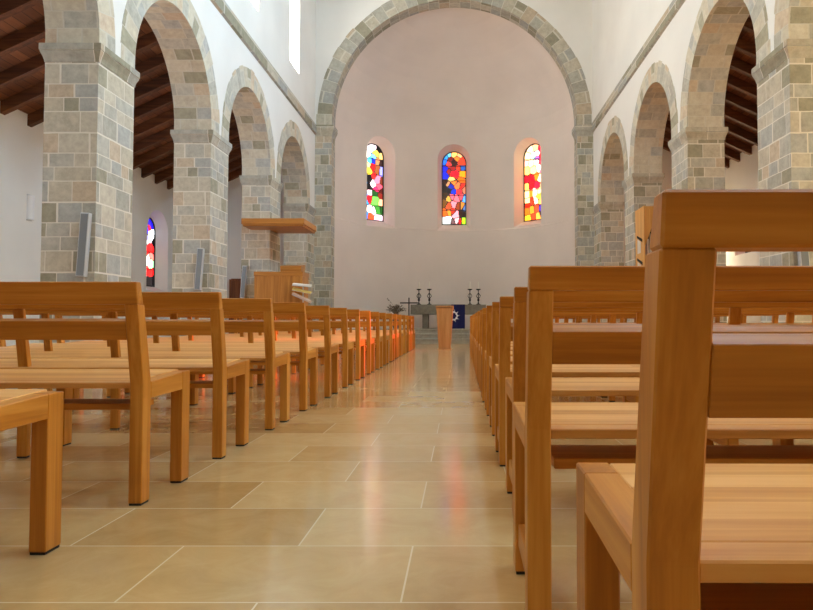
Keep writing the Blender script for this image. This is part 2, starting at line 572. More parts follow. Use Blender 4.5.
def window_root(label):
    o = bpy.data.objects.new(next_window(), None); COL.objects.link(o); o.empty_display_size = 0.1
    return struct(o, label, 'window')

for s, X0 in ((-1, XL), (1, XR)):
    xa, xb = (X0 - TH, X0) if s < 0 else (X0, X0 + TH)
    sn = side_name(s)
    # arcade wall with its openings
    bm = bmesh.new(); add_box(bm, xa, xb, YW, YE, ZS + (0.0 if s < 0 else 0.05), ZTOP)
    w = finish('wall_left' if s < 0 else 'wall_right', bm, M['plaster'], uv=False)
    cuts = []
    st, zs = (0.08, ZS) if s < 0 else (0.13, ZS + 0.05)
    for k in range(6):
        ya, yb = piers[k] + PLEN, piers[k + 1]
        c, r = (ya + yb) / 2, (yb - ya) / 2
        b = bmesh.new()
        pts = [(c - r - 0.2, ZS - 0.5)] + [(c + r + 0.2, ZS - 0.5)] + [(c + (r + 0.2) * math.cos(PI * i / 32), zs + st + (r + 0.2) * math.sin(PI * i / 32)) for i in range(33)]
        add_prism(b, pts, 'x', xa - 0.3, xb + 0.3)
        cuts.append(b)
    zb0 = 7.50 if s < 0 else 7.80
    for yc in CL[s]:
        b = bmesh.new()
        big, small = arch_profile(1.08, zb0, 9.9), arch_profile(0.88, zb0 + 0.22, 9.75)
        xi, xo = (X0, X0 - TH) if s < 0 else (X0, X0 + TH)
        d = 1 if s < 0 else -1
        ext = lambda t: [(a + (a - q) * t, z + (z - e) * t) for (a, z), (q, e) in zip(big, small)]
        cuts.append(loft_cutter([((xi + d * 0.2, yc, 0), (0, 1, 0), ext(0.35)), ((xi - d * 0.55, yc, 0), (0, 1, 0), small), ((xo - d * 0.3, yc, 0), (0, 1, 0), small)]))
    carve(w, cuts)
    struct(w, 'white plastered arcade wall on the %s side of the nave' % sn, 'wall')
    for j, yc in enumerate(CL[s]):
        root = window_root('tall narrow clerestory window on the %s side, %s from the chancel arch' % (sn, ORD[j]))
        d = 1 if s < 0 else -1
        b = bmesh.new()
        xg = X0 - d * 0.30
        b.faces.new([b.verts.new((xg, yc + a, z)) for a, z in arch_profile(0.97, zb0 + 0.10, 9.84)])
        finish('glass', b, M['pane_warm' if s < 0 else 'pane_cool'], root)
    # string course
    zr = ZSTR if s < 0 else ZSTR + 0.07
    b = bmesh.new()
    e0, e1 = (X0, X0 + 0.055) if s < 0 else (X0 - 0.055, X0)
    fx = X0 + (0.05 if s < 0 else -0.05)
    add_prism(b, [(X0, zr), (fx, zr + 0.03), (fx, zr + 0.28), (X0, zr + 0.31)], 'y', piers[0], YE)
    o = finish('trim_1' if s < 0 else 'trim_2', b, M['band'])
    struct(o, 'stone string course along the %s side nave wall' % sn, 'string course')
    # piers and imposts
    for k, (ya, yb) in enumerate(zip(piers, piers_y1)):
        b = bmesh.new(); add_box(b, xa, xb, ya, yb, 0, zs - 0.22)
        o = finish('stone_pier', b, M['stone'])
        lab = 'square ashlar stone pier on the %s side, %s from the chancel' % (sn, ORD[5 - k]) if k < 6 else 'half pier of stone joining the chancel wall on the %s side' % sn
        struct(o, lab, 'pier', 'arcade piers')
        b = bmesh.new(); impost(b, xa, xb, ya, yb - (0.07 if k == 6 else 0), zs - 0.22, zs)
        finish('impost', b, M['band'], o)
    for k in range(6):
        ya, yb = piers[k] + PLEN, piers[k + 1]
        stone_arch('stone_arch', 'x', (ya + yb) / 2, zs + st, (yb - ya) / 2, 0.42, xa - 0.004, xb + 0.004, 23,
                   'round stone arcade arch on the %s side, %s from the chancel' % (sn, ORD[5 - k]), 'arcade arches', st)

# ---- chancel wall, jambs, arch
CX, RA, ZC = -0.20, 3.76, 6.86
b = bmesh.new(); add_box(b, XL - TH, XR + TH, YE, YE + 0.55, 0, ZTOP)
w = finish('wall_back', b, M['plaster'], uv=False)
c1 = bmesh.new()
add_prism(c1, [(XL, -0.5), (XR, -0.5), (XR, 6.7), (CX + RA + 0.25, 6.7)] + [(CX + (RA + 0.25) * math.cos(PI * i / 48), ZC + (RA + 0.25) * math.sin(PI * i / 48)) for i in range(1, 48)] + [(CX - RA - 0.25, 6.7), (XL, 6.7)], 'y', YE - 0.3, YE + 0.9)
carve(w, [c1])
struct(w, 'white chancel wall around the great stone arch', 'wall')
for s, (a, c) in ((-1, (XL, CX - RA)), (1, (CX + RA, XR))):
    b = bmesh.new(); add_box(b, a, c, YE - 0.001, YE + 0.55, 0, 6.36)
    o = finish('stone_jamb', b, M['stone_small'])
    struct(o, 'stone jamb of the chancel arch on the %s side' % side_name(s), 'jamb')
    b = bmesh.new(); impost(b, a + (0.02 if s < 0 else 0.0), c - (0.02 if s > 0 else 0), YE, YE + 0.5, 6.36, 6.70, 0.075)
    finish('impost', b, M['band'], o)
stone_arch('chancel_arch', 'y', CX, ZC, RA, 0.47, YE - 0.008, YE + 0.56, 37, 'great round stone arch opening into the apse', None, 0.16, (0.95, 0.97, 1.0, 1.02, 0.98), 'great_arch')

# ---- aisles
def aisle(s):
    sn = side_name(s)
    Xo = AL if s < 0 else AR
    Xi = XL - TH if s < 0 else XR + TH
    zt = 4.58 if s < 0 else 5.35
    zi = zt + abs(Xi - Xo) * 0.47
    b = bmesh.new(); add_box(b, Xo, Xo + s * 0.5, YW, YE + 0.5, 0, zt)
    w = finish('wall_aisle_left' if s < 0 else 'wall_aisle_right', b, M['plaster'], uv=False)
    struct(w, 'white outer wall of the %s side aisle' % sn, 'wall')
    b = bmesh.new()
    add_prism(b, [(Xo, 0), (Xi, 0), (Xi, zi), (Xo, zt)], 'y', YE, YE + 0.4)
    e = finish('wall_aisle_end_left' if s < 0 else 'wall_aisle_end_right', b, M['plaster'], uv=False)
    struct(e, 'white end wall of the %s side aisle' % sn, 'wall')
    # boarded roof
    b = bmesh.new()
    L = b.loops.layers.uv.new('UVMap')
    co = [(Xo + s * 0.5, YW, zt - 0.235), (Xi, YW, zi), (Xi, YE + 0.4, zi), (Xo + s * 0.5, YE + 0.4, zt - 0.235)]
    top = [(x, y, z + 0.12) for x, y, z in co]
    add_hexa(b, co + top)
    for f in b.faces:
        for lp in f.loops: lp[L].uv = (lp.vert.co.y, lp.vert.co.x)
    o = finish('ceiling_aisle_left' if s < 0 else 'ceiling_aisle_right', b, M['roof'], uv=False)
    struct(o, 'sloping dark boarded roof of the %s side aisle' % sn, 'ceiling')
    for i in range(18):
        y = YE - 0.35 - 0.77 * i
        b = bmesh.new()
        hw = 0.065
        add_prism(b, [(Xo - s * 0.0, zt - 0.22), (Xo, zt - 0.005), (Xi, zi - 0.005), (Xi, zi - 0.22)], 'y', y - hw, y + hw, 0.004)
        r = finish('rafter', b, M['rafter'])
        struct(r, 'dark roof rafter of the %s side aisle, %s from the chancel end' % (sn, ORD[i]), 'rafter', '%s side rafters' % sn)
    return w
wl = aisle(-1); wr = aisle(1)

# ---- stained glass: pieces of colour with lead between them
def glass_pane(name, w, h, seeds, parent, mat, org, t, lead=0.035, nx=40, bars=5):
    """round-headed pane of many small coloured pieces; seeds = (u, v, colour, strength)"""
    ny = int(nx * h / w)
    bm = bmesh.new()
    cl = bm.loops.layers.float_color.new('glass')
    t = Vector(t); org = Vector(org)
    r = w / 2
    vs = {}
    def V(i, j):
        if (i, j) not in vs:
            x = -r + w * i / nx; z = h * j / ny
            zc = h - r
            if z > zc:
                lim = math.sqrt(max(0, r * r - (z - zc) ** 2))
                x = max(-lim, min(lim, x))
            vs[i, j] = bm.verts.new(org + t * x + Vector((0, 0, z)))
        return vs[i, j]
    for j in range(ny):
        for i in range(nx):
            u, v = (i + .5) / nx, (j + .5) / ny
            x, z = (u - .5) * w, v * h
            zc = h - r
            if z > zc and x * x + (z - zc) ** 2 > (r * 1.02) ** 2: continue
            ds = sorted(((math.hypot((u - s[0]) * w, (v - s[1]) * h) - (s[3] if len(s) > 3 else 0), k) for k, s in enumerate(seeds)))
            dl = ds[1][0] - ds[0][0]
            c = (0.004, 0.004, 0.005) if dl < lead * 0.5 else seeds[ds[0][1]][2]
            try: f = bm.faces.new((V(i, j), V(i + 1, j), V(i + 1, j + 1), V(i, j + 1)))
            except ValueError: continue
            for lp in f.loops: lp[cl] = (c[0], c[1], c[2], 1)
    bmesh.ops.remove_doubles(bm, verts=bm.verts[:], dist=1e-5)
    return finish(name, bm, mat, parent, uv=False)

def window_fittings(root, w, h, org, t, n, bars=4):
    """dark frame round the pane and the iron saddle bars across it; n points into the room"""
    org, t, n = Vector(org), Vector(t), Vector(n)
    prof = arch_profile(w, 0, h, 24)
    bm = bmesh.new()
    fw = 0.035
    inner = [((s) * (1 - 2 * fw / w), fw + (z) * (1 - 2 * fw / h)) for s, z in prof]
    def P(q, d): return org + t * q[0] + Vector((0, 0, q[1])) + n * d
    N = len(prof)
    rings = [[bm.verts.new(P(q, d)) for q in pr] for pr, d in ((prof, -0.02), (prof, 0.03), (inner, 0.03), (inner, -0.02))]
    for a, b in zip(rings, rings[1:] + rings[:1]):
        for i in range(N):
            bm.faces.new((a[i], a[(i + 1) % N], b[(i + 1) % N], b[i]))
    finish('frame', bm, M['lead'], root)
    for k in range(bars):
        z = h * (k + 1) / (bars + 1)
        bm = bmesh.new()
        a = org + Vector((0, 0, z)) + n * 0.012
        add_tube(bm, [a - t * (w / 2 - 0.01), a + t * (w / 2 - 0.01)], 0.014, 6)
        finish('saddle_bar', bm, M['lead'], root)

def c(r, g, b, k=1.0): return tuple(x ** 1.3 * k for x in rgb(r, g, b)[:3])
def dim(L, f): return [(q[0], q[1], tuple(x * f for x in q[2])) + tuple(q[3:]) for q in L]
CEN = [(.15, .93, c(60, 150, 220)), (.10, .86, c(30, 110, 210)), (.30, .96, c(120, 200, 230)), (.5, .97, c(255, 190, 110), .03), (.72, .95, c(250, 170, 120)),
       (.36, .89, c(120, 20, 22)), (.5, .86, c(60, 14, 18)), (.62, .90, c(240, 130, 50)), (.85, .86, c(245, 70, 40), .05), (.28, .83, c(200, 60, 60)),
       (.10, .76, c(20, 30, 190), .02), (.12, .68, c(25, 45, 220), .03), (.28, .72, c(150, 30, 30)), (.47, .75, c(150, 10, 24)), (.50, .70, c(235, 20, 50), .07), (.68, .77, c(190, 60, 30)),
       (.85, .78, c(40, 90, 160)), (.86, .69, c(255, 150, 20), .03), (.80, .62, c(210, 110, 20)), (.42, .63, c(240, 200, 120)), (.12, .58, c(60, 30, 24)),
       (.10, .50, c(40, 30, 30), .03), (.25, .55, c(190, 140, 100)), (.30, .48, c(30, 24, 34)), (.36, .52, c(30, 50, 160), .03), (.47, .46, c(30, 60, 190)), (.50, .57, c(230, 130, 60)), (.64, .53, c(225, 120, 70), .03),
       (.80, .52, c(200, 50, 40)), (.72, .46, c(235, 60, 70)), (.93, .48, c(200, 120, 90)), (.12, .40, c(70, 50, 30)), (.10, .30, c(120, 84, 40)), (.28, .36, c(210, 160, 80)), (.42, .38, c(220, 110, 130)),
       (.60, .36, c(255, 120, 130), .02), (.78, .38, c(230, 90, 100)), (.94, .36, c(100, 160, 230)), (.30, .26, c(200, 90, 50)), (.50, .28, c(250, 140, 150), .02), (.66, .26, c(150, 70, 30)), (.84, .26, c(190, 130, 60)), (.95, .24, c(90, 120, 170)),
       (.14, .16, c(220, 110, 40)), (.30, .17, c(240, 150, 60)), (.45, .18, c(200, 60, 40)), (.58, .14, c(250, 160, 170), .03), (.64, .06, c(255, 190, 190), .02), (.78, .15, c(60, 30, 20)), (.22, .05, c(225, 230, 225), .08), (.44, .04, c(120, 90, 90)),
       (.74, .05, c(245, 30, 30), .02), (.90, .05, c(170, 235, 40), .05), (.93, .14, c(50, 30, 20))]
W_ = lambda k=1.0: c(255, 250, 245, k)
LEF = [(.15, .95, c(255, 245, 250), .06), (.45, .95, c(255, 235, 240), .08), (.80, .95, c(20, 20, 24), .03), (.20, .86, W_(1.5), .05), (.62, .88, c(255, 190, 90), .05), (.55, .84, c(130, 200, 240), .03), (.88, .86, c(240, 190, 120)),
       (.15, .77, c(250, 210, 190)), (.36, .78, c(100, 210, 240), .02), (.52, .78, c(40, 60, 220), .02), (.70, .78, c(190, 130, 90), .03), (.90, .76, c(60, 40, 40)), (.10, .70, W_(), .03), (.28, .71, c(245, 240, 150)), (.28, .64, c(240, 215, 80), .03),
       (.50, .70, c(220, 40, 40), .03), (.72, .68, c(150, 90, 50), .03), (.92, .67, c(150, 150, 240), .03), (.10, .57, c(60, 40, 40)), (.10, .48, c(50, 180, 240), .04), (.30, .53, c(20, 20, 26), .05), (.30, .43, c(15, 15, 20), .03),
       (.55, .57, c(220, 50, 50)), (.70, .53, c(240, 130, 150), .05), (.50, .48, c(255, 230, 235), .04), (.80, .45, c(230, 90, 110), .03), (.93, .52, c(120, 60, 40)), (.65, .41, c(235, 60, 110), .02), (.92, .40, c(100, 40, 30)),
       (.12, .34, c(30, 140, 225), .05), (.12, .24, c(50, 170, 240), .05), (.33, .36, c(255, 220, 220), .03), (.34, .28, c(225, 40, 50), .04), (.60, .36, c(30, 90, 40), .03), (.62, .26, c(120, 210, 90), .08), (.88, .34, c(130, 50, 40), .02), (.88, .24, c(250, 180, 140), .03),
       (.10, .16, c(220, 50, 50), .02), (.12, .06, c(60, 150, 230), .07), (.34, .14, c(250, 240, 230), .03), (.40, .05, c(235, 90, 50), .05), (.55, .12, c(255, 230, 240), .04), (.75, .14, c(70, 140, 60), .06), (.75, .03, c(255, 215, 235), .07), (.93, .15, c(40, 90, 40), .03)]
RIG = [(.30, .94, c(255, 240, 210), .05), (.55, .95, c(250, 210, 160), .04), (.85, .93, c(255, 30, 80), .06), (.20, .86, c(255, 245, 190), .05), (.45, .85, c(150, 220, 240), .05), (.65, .87, c(255, 210, 220), .04), (.90, .84, c(240, 20, 60), .05), (.62, .80, c(160, 120, 210), .02),
       (.12, .77, c(255, 220, 200), .03), (.35, .75, c(255, 250, 190), .06), (.60, .76, c(255, 240, 235), .05), (.85, .75, c(245, 30, 90), .05), (.15, .66, c(255, 235, 140), .07), (.45, .66, c(255, 245, 170), .08), (.72, .68, c(255, 255, 255), .06), (.92, .65, c(255, 130, 190), .06),
       (.12, .56, c(230, 20, 60), .06), (.36, .56, c(220, 20, 50), .08), (.60, .57, c(250, 140, 40), .04), (.80, .54, c(255, 250, 200), .07), (.95, .54, c(255, 230, 240), .04), (.35, .47, c(180, 30, 50), .04), (.12, .46, c(255, 200, 120), .04), (.65, .46, c(235, 40, 80), .05), (.88, .45, c(255, 180, 150), .04),
       (.15, .36, c(255, 245, 180), .06), (.35, .36, c(255, 140, 50), .04), (.52, .36, c(255, 250, 235), .06), (.75, .37, c(255, 250, 190), .05), (.88, .34, c(160, 230, 40), .05), (.70, .31, c(255, 220, 90), .04), (.18, .26, c(255, 230, 170), .05), (.40, .26, c(200, 70, 40), .04), (.55, .27, c(255, 230, 210), .05), (.85, .25, c(255, 190, 110), .05), (.18, .22, c(230, 60, 30), .03),
       (.15, .13, c(220, 120, 40), .05), (.38, .14, c(240, 150, 60), .05), (.60, .15, c(230, 90, 60), .05), (.82, .15, c(90, 70, 190), .03), (.92, .12, c(240, 240, 255), .03), (.85, .07, c(50, 30, 40), .03), (.20, .04, c(230, 190, 60), .05), (.45, .05, c(180, 80, 40), .05), (.68, .05, c(250, 170, 90), .05)]
AIS = [(.3, .92, c(60, 40, 220), .12), (.6, .86, c(220, 30, 60), .05), (.3, .8, c(40, 30, 210), .12), (.7, .93, c(40, 30, 180), .1), (.3, .70, c(50, 40, 200), .08), (.75, .72, c(250, 250, 255), .14), (.9, .66, c(15, 15, 18), .1), (.4, .62, c(245, 240, 235), .05),
       (.35, .55, c(245, 30, 30), .12), (.75, .56, c(240, 40, 40), .12), (.3, .45, c(235, 30, 30), .1), (.75, .47, c(250, 120, 110), .06), (.4, .36, c(235, 245, 235), .14), (.7, .32, c(160, 220, 170), .08), (.4, .22, c(240, 30, 30), .12), (.75, .2, c(230, 40, 40), .08), (.35, .12, c(60, 20, 20), .05), (.5, .05, c(20, 18, 20), .14), (.8, .08, c(30, 26, 30), .1)]

WARMER = [(q[0], q[1], (q[2][0], q[2][1] * 0.72, q[2][2] * 0.55)) + tuple(q[3:]) for q in RIG]
# ---- apse: half-round, with a ledge under its windows and a half dome
AY = YE + 0.55
prof_in = [(3.79, 0.0), (3.79, 4.02), (3.86, 4.06), (3.86, 6.9)] + [(3.86 * math.cos(PI / 2 * i / 14), 6.9 + 3.86 * math.sin(PI / 2 * i / 14)) for i in range(1, 14)] + [(0.02, 10.76)]
prof_out = [(0.02, 11.5), (2.6, 10.9), (4.3, 8.8), (4.55, 7.0), (4.55, 0.0)]
b = bmesh.new()
pr = prof_in + prof_out
NS = 72
rows = []
for i in range(NS + 1):
    ph = -PI / 2 + PI * i / NS
    rows.append([b.verts.new((CX + r * math.sin(ph), AY + r * math.cos(ph), z)) for r, z in pr])
for i in range(NS):
    for j in range(len(pr)):
        k = (j + 1) % len(pr)
        b.faces.new((rows[i][j], rows[i + 1][j], rows[i + 1][k], rows[i][k]))
b.faces.new(rows[0]); b.faces.new(rows[-1][::-1])
apse = finish('wall_apse', b, M['plaster_apse'], uv=False)
struct(apse, 'curved plaster apse wall with three stained glass windows', 'wall')
cuts, places = [], []
for ph, seeds in ((-42.8, dim(LEF, 0.8)), (0, dim(CEN, 0.62)), (42.6, WARMER)):
    n = Vector((math.sin(R(ph)), math.cos(R(ph)), 0)); t = Vector((math.cos(R(ph)), -math.sin(R(ph)), 0))
    o = Vector((CX - 0.06, AY, 0))
    big, small = arch_profile(1.18, 4.09, 7.25), arch_profile(0.92, 4.31, 7.09)
    def mixp(f): return [(p[0] + (q[0] - p[0]) * f, p[1] + (q[1] - p[1]) * f) for p, q in zip(big, small)]
    cuts.append(loft_cutter([(o + n * 3.6, t, mixp(-0.65)), (o + n * 4.26, t, small), (o + n * 4.9, t, small)]))
    places.append((ph, seeds, o + n * 4.28 + Vector((0, 0, 4.31)), t, -n))
carve(apse, cuts)
for p in apse.data.polygons: p.use_smooth = False
for (ph, seeds, org, t, n), lab in zip(places, ('blue and white stained glass apse window nearest the pulpit', 'red and blue stained glass window in the middle of the apse', 'glowing red and yellow stained glass apse window nearest the organ')):
    root = window_root(lab)
    glass_pane('glass', 0.92, 2.78, seeds, root, M['stained'], org, t, lead=0.05 if ph == 0 else 0.042)
    window_fittings(root, 0.92, 2.78, org, t, n)

# left aisle window
wy, gx = 18.49, AL - 0.25
big, small = arch_profile(1.28, 1.50, 3.68), arch_profile(0.78, 1.63, 3.50)
ex = [(p[0] + (p[0] - q[0]) * 0.5, p[1] + (p[1] - q[1]) * 0.5) for p, q in zip(big, small)]
WY = [wy - P * k for k in range(4)]
carve(wl, [loft_cutter([((AL + 0.125, y, 0), (0, 1, 0), ex), ((AL - 0.26, y, 0), (0, 1, 0), small), ((AL - 0.8, y, 0), (0, 1, 0), small)]) for y in WY])
PALEW = [(random.random(), random.random(), random.choice([c(255, 240, 205), c(255, 226, 180), c(255, 248, 225)]), 0.02) for _ in range(16)]
PALE = [(random.random(), random.random(), random.choice([c(255, 250, 245), c(225, 235, 255), c(255, 225, 215), c(200, 220, 255), c(255, 240, 200)]), 0.02) for _ in range(22)]
for i, y in enumerate(WY[1:]):  # out-of-view windows added to brighten the pulpit side aisle
    root = window_root('added pale fill-light window in the pulpit side aisle, %s from the chancel end' % ORD[i + 1])
    glass_pane('glass', 0.78, 1.87, PALE, root, M['fill_pane'], (gx - 0.02, y, 1.63), (0, 1, 0), nx=20)
    window_fittings(root, 0.78, 1.87, (gx - 0.02, y, 1.63), (0, 1, 0), (1, 0, 0), 3)
root = window_root('red, white and blue stained glass window in the pulpit side aisle')
glass_pane('glass', 0.78, 1.87, AIS, root, M['stained'], (gx - 0.02, wy, 1.63), (0, 1, 0), nx=30)
window_fittings(root, 0.78, 1.87, (gx - 0.02, wy, 1.63), (0, 1, 0), (1, 0, 0), 3)

# organ side aisle windows, through which the low sun shines
REDS = [(random.random(), random.random(), random.choice([c(255, 90, 40), c(250, 60, 30), c(255, 120, 60), c(255, 150, 90), c(235, 40, 30)]), 0.02) for _ in range(26)]
cuts = []
for yc in (10.78, 14.61, 18.44):
    big, small = arch_profile(2.0, 2.55, 4.24), arch_profile(1.8, 2.60, 4.18)
    ex = [(p[0] + (p[0] - q[0]) * 0.5, p[1] + (p[1] - q[1]) * 0.5) for p, q in zip(big, small)]
    cuts.append(loft_cutter([((AR - 0.125, yc, 0), (0, 1, 0), ex), ((AR + 0.26, yc, 0), (0, 1, 0), small), ((AR + 0.8, yc, 0), (0, 1, 0), small)]))
carve(wr, cuts)
bigE, smE = arch_profile(0.72, 1.5, 4.0), arch_profile(0.62, 1.56, 3.94)
carve(bpy.data.objects['wall_aisle_end_right'], [loft_cutter([((7.08, YE - 0.2, 0), (1, 0, 0), bigE), ((7.08, YE + 0.3, 0), (1, 0, 0), smE), ((7.08, YE + 0.7, 0), (1, 0, 0), smE)])])
root = window_root('added pale fill-light window in the end wall of the organ side aisle')  # added behind a pier to light the aisle's outer wall
glass_pane('glass', 0.62, 2.38, PALEW, root, M['fill_pane'], (7.08, YE + 0.15, 1.56), (1, 0, 0), nx=18)
window_fittings(root, 0.62, 2.38, (7.08, YE + 0.15, 1.56), (1, 0, 0), (0, -1, 0), 3)
cutsP = []
for yc in (6.95, 3.12, -0.71):
    cutsP.append(loft_cutter([((AR - 0.125, yc, 0), (0, 1, 0), ex), ((AR + 0.26, yc, 0), (0, 1, 0), small), ((AR + 0.8, yc, 0), (0, 1, 0), small)]))
carve(wr, cutsP)
for i, yc in enumerate((6.95, 3.12, -0.71)):  # unseen windows added to lighten the organ side aisle
    root = window_root('added pale fill-light window in the organ side aisle, %s from the chancel end' % ORD[i + 3])
    glass_pane('glass', 1.8, 1.58, PALEW, root, M['fill_pane'], (AR + 0.27, yc, 2.60), (0, 1, 0), nx=20)
    window_fittings(root, 1.8, 1.58, (AR + 0.27, yc, 2.60), (0, 1, 0), (-1, 0, 0), 2)
for i, yc in enumerate((18.44, 14.61, 10.78)):
    root = window_root('red stained glass window in the organ side aisle, %s from the chancel end' % ORD[i])
    glass_pane('glass', 1.8, 1.58, REDS, root, M['stained_sun'], (AR + 0.27, yc, 2.60), (0, 1, 0), nx=24, lead=0.03)
    window_fittings(root, 1.8, 1.58, (AR + 0.27, yc, 2.60), (0, 1, 0), (-1, 0, 0), 2)

# door in the end wall of the pulpit side aisle
root = bpy.data.objects.new('door_1', None); COL.objects.link(root); root.location = (-6.55, YE, 0); root.empty_display_size = 0.1
struct(root, 'brown wooden door in the end wall of the pulpit side aisle', 'door')
b = bmesh.new(); add_box(b, -0.42, 0.42, -0.035, -0.002, 0.0, 1.93, 0.003)
finish('door_leaf', b, M['door'], root)
b = bmesh.new()
add_box(b, -0.48, -0.42, -0.05, -0.002, 0, 1.97); add_box(b, 0.42, 0.48, -0.05, -0.002, 0, 1.97); add_box(b, -0.42, 0.42, -0.05, -0.002, 1.93, 1.99)
finish('frame', b, M['door'], root)
b = bmesh.new(); add_tube(b, [(0.36, -0.035, 1.02), (0.36, -0.08, 1.02), (0.27, -0.08, 1.02)], 0.009)
finish('handle', b, M['iron'], root)

# chancel steps and platform
for i, (y, z) in enumerate(((21.48, 0.15), (21.80, 0.30), (22.12, 0.45))):
    b = bmesh.new()
    hw = 3.66
    yb = 25.2 if i == 2 else (21.80, 22.12)[i]
    add_box(b, CX - hw, CX + hw, y + 0.025, yb + 0.025 if i < 2 else yb, 0, z - 0.04)
    add_box(b, CX - hw, CX + hw, y, yb + 0.025 if i < 2 else yb, z - 0.04, z, 0.006)
    o = finish('chancel_step', b, M['step'])
    struct(o, ('lowest grey stone step up to the altar', 'middle grey stone step up to the altar', 'grey stone altar platform above two steps')[i], 'step', 'altar steps')

# ------------------------------------------------------------------ pews
def make_pew(s, posts, span, H, top_h, stretch, zs=0.466, zr=0.450, lean=0.068, rail=(0.609, 0.688), cap=0.036, W=0.05, up=0.006):
    """s = direction the pew runs from its aisle end; local y = 0 at the rear (camera) face of the rear posts"""
    root = bpy.data.objects.new('pew', None); COL.objects.link(root); root.empty_display_size = 0.1
    L = span * (posts - 1) + W
    zt = H - top_h
    def yb(z): return -lean * max(0, (z - 0.44)) / (H - 0.44)
    for i in range(posts):
        x = s * (span * i + W / 2)
        end = i in (0, posts - 1)
        b = bmesh.new()
        f = 0.0 if end else 0.03
        # rear post: straight to the seat, then leaning back
        add_prism(b, [(f, 0.008), (0.065, 0.008), (0.065, 0.44), (0.065 + yb(zt) - 0.012, zt), (f + yb(zt), zt), (f, 0.44)], 'x', x - W / 2, x + W / 2, 0.0025)
        o = finish('rear_post', b, M['oakZ'], root)
        b = bmesh.new(); add_box(b, x - W / 2 + .003, x + W / 2 - .003, f + .003, 0.062, 0, 0.008)
        finish('foot_pad', b, M['black'], o)
        b = bmesh.new(); add_box(b, x - W / 2, x + W / 2, 0.357, 0.435, 0.008, zs if end else zs - 0.026, 0.0025)
        o = finish('front_leg', b, M['oakZ'], root)
        b = bmesh.new(); add_box(b, x - W / 2 + .003, x + W / 2 - .003, 0.36, 0.432, 0, 0.008)
        finish('foot_pad', b, M['black'], o)
        b = bmesh.new()
        dn = 0.0 if end else 0.026
        add_prism(b, [(0.065, 0.387), (0.357, 0.392), (0.357, zs - dn), (0.065, zr - dn)], 'x', x - W / 2, x + W / 2, 0.0025)
        finish('side_rail', b, M['oakY'], root)
        if stretch:
            b = bmesh.new(); add_box(b, x - 0.018, x + 0.018, 0.065, 0.357, 0.075, 0.135, 0.0025)
            finish('stretcher', b, M['oakY'], root)
    b = bmesh.new()
    slope = (zs + up - zr) / 0.43
    for ya, yc in ((0.008, 0.0645), (0.066, 0.434)):
        za, zc = zr + slope * (ya - 0.004), zr + slope * (yc - 0.004)
        add_prism(b, [(ya, za - 0.022), (yc, zc - 0.022), (yc, zc), (ya, za)], 'x', s * W, s * (L - W), 0.0025)
    finish('seat', b, M['seat'], root)
    # cap rail across the post tops
    b = bmesh.new()
    y0, y1 = yb(zt), yb(H)
    add_hexa(b, [(0, y0 - .002, zt), (s * L, y0 - .002, zt), (s * L, y0 + cap + 0.01, zt), (0, y0 + cap + 0.01, zt),
                 (0, y1 - .002, H), (s * L, y1 - .002, H), (s * L, y1 + cap, H), (0, y1 + cap, H)], 0.003)
    finish('top_rail', b, M['oakX'], root)
    # lumbar rail with a sloped upper edge
    b = bmesh.new()
    za, zb = rail
    add_prism(b, [(yb(za), za), (yb(za) + 0.03, za), (yb(zb) + 0.03, zb), (yb(zb) + 0.022, zb), (yb(zb - 0.010), zb - 0.010)], 'x', s * W, s * (L - W), 0.0012)
    finish('back_rail', b, M['oakX'], root)
    b = bmesh.new(); add_box(b, s * (W + 0.015), s * (L - W - 0.015), 0.064, 0.235, 0.342, 0.366, 0.002)
    finish('book_shelf', b, M['oakX'], root)
    return root

LY = [1.665, 2.56, 3.42, 4.33, 5.25] + [5.25 + 0.93 * i for i in range(1, 14)]
LY[-1] = 17.25
protoL = make_pew(-1, 4, 0.98, 0.821, 0.082, False)
protoS = make_pew(-1, 3, 0.98, 0.821, 0.082, False)
RY = [0.677, 1.512, 2.38] + [2.38 + 0.868 * i for i in range(1, 15)]
protoR = make_pew(1, 4, 1.08, 0.793, 0.051, True, 0.451, 0.441, 0.067, (0.585, 0.664), 0.030, 0.052, -0.001)

def near_or_far(i, n):
    if i == 0: return 'nearest the camera'
    if i == n - 1: return 'closest to the altar'
    if i > n - 6: return '%s back from the altar end' % ORD[n - 1 - i + 0]
    return '%s from the near end' % ORD[i]
used = set()
for i, y in enumerate(LY):
    pr_ = protoS if i >= 15 else protoL
    o = pr_ if pr_ not in used else copy_tree(pr_)
    used.add(pr_)
    o.location = ((-1.207 if i == 0 else -1.174) + random.uniform(-.005, .005), y, 0)
    o.rotation_euler.z = R(random.uniform(-.35, .15)) if i > 1 else R(-0.3)
    d = 'open-backed oak pew on the pulpit side of the aisle, '
    if i >= 14: d = 'oak pew on the pulpit side glowing in red light, '
    tag(o, d + near_or_far(i, len(LY)), 'pew', 'pews on the pulpit side')
RX = [0.180, 0.144, 0.180]
for i, y in enumerate(RY):
    o = protoR if i == 0 else copy_tree(protoR)
    o.location = (RX[i] if i < 3 else 0.185 + random.uniform(-.006, .006), y, 0)
    o.rotation_euler.z = R((-0.5, -0.2, 0.0)[i] if i < 3 else random.uniform(-.25, .15))
    tag(o, 'low-backed oak pew on the organ side of the aisle, ' + near_or_far(i, len(RY)), 'pew', 'pews on the organ side')

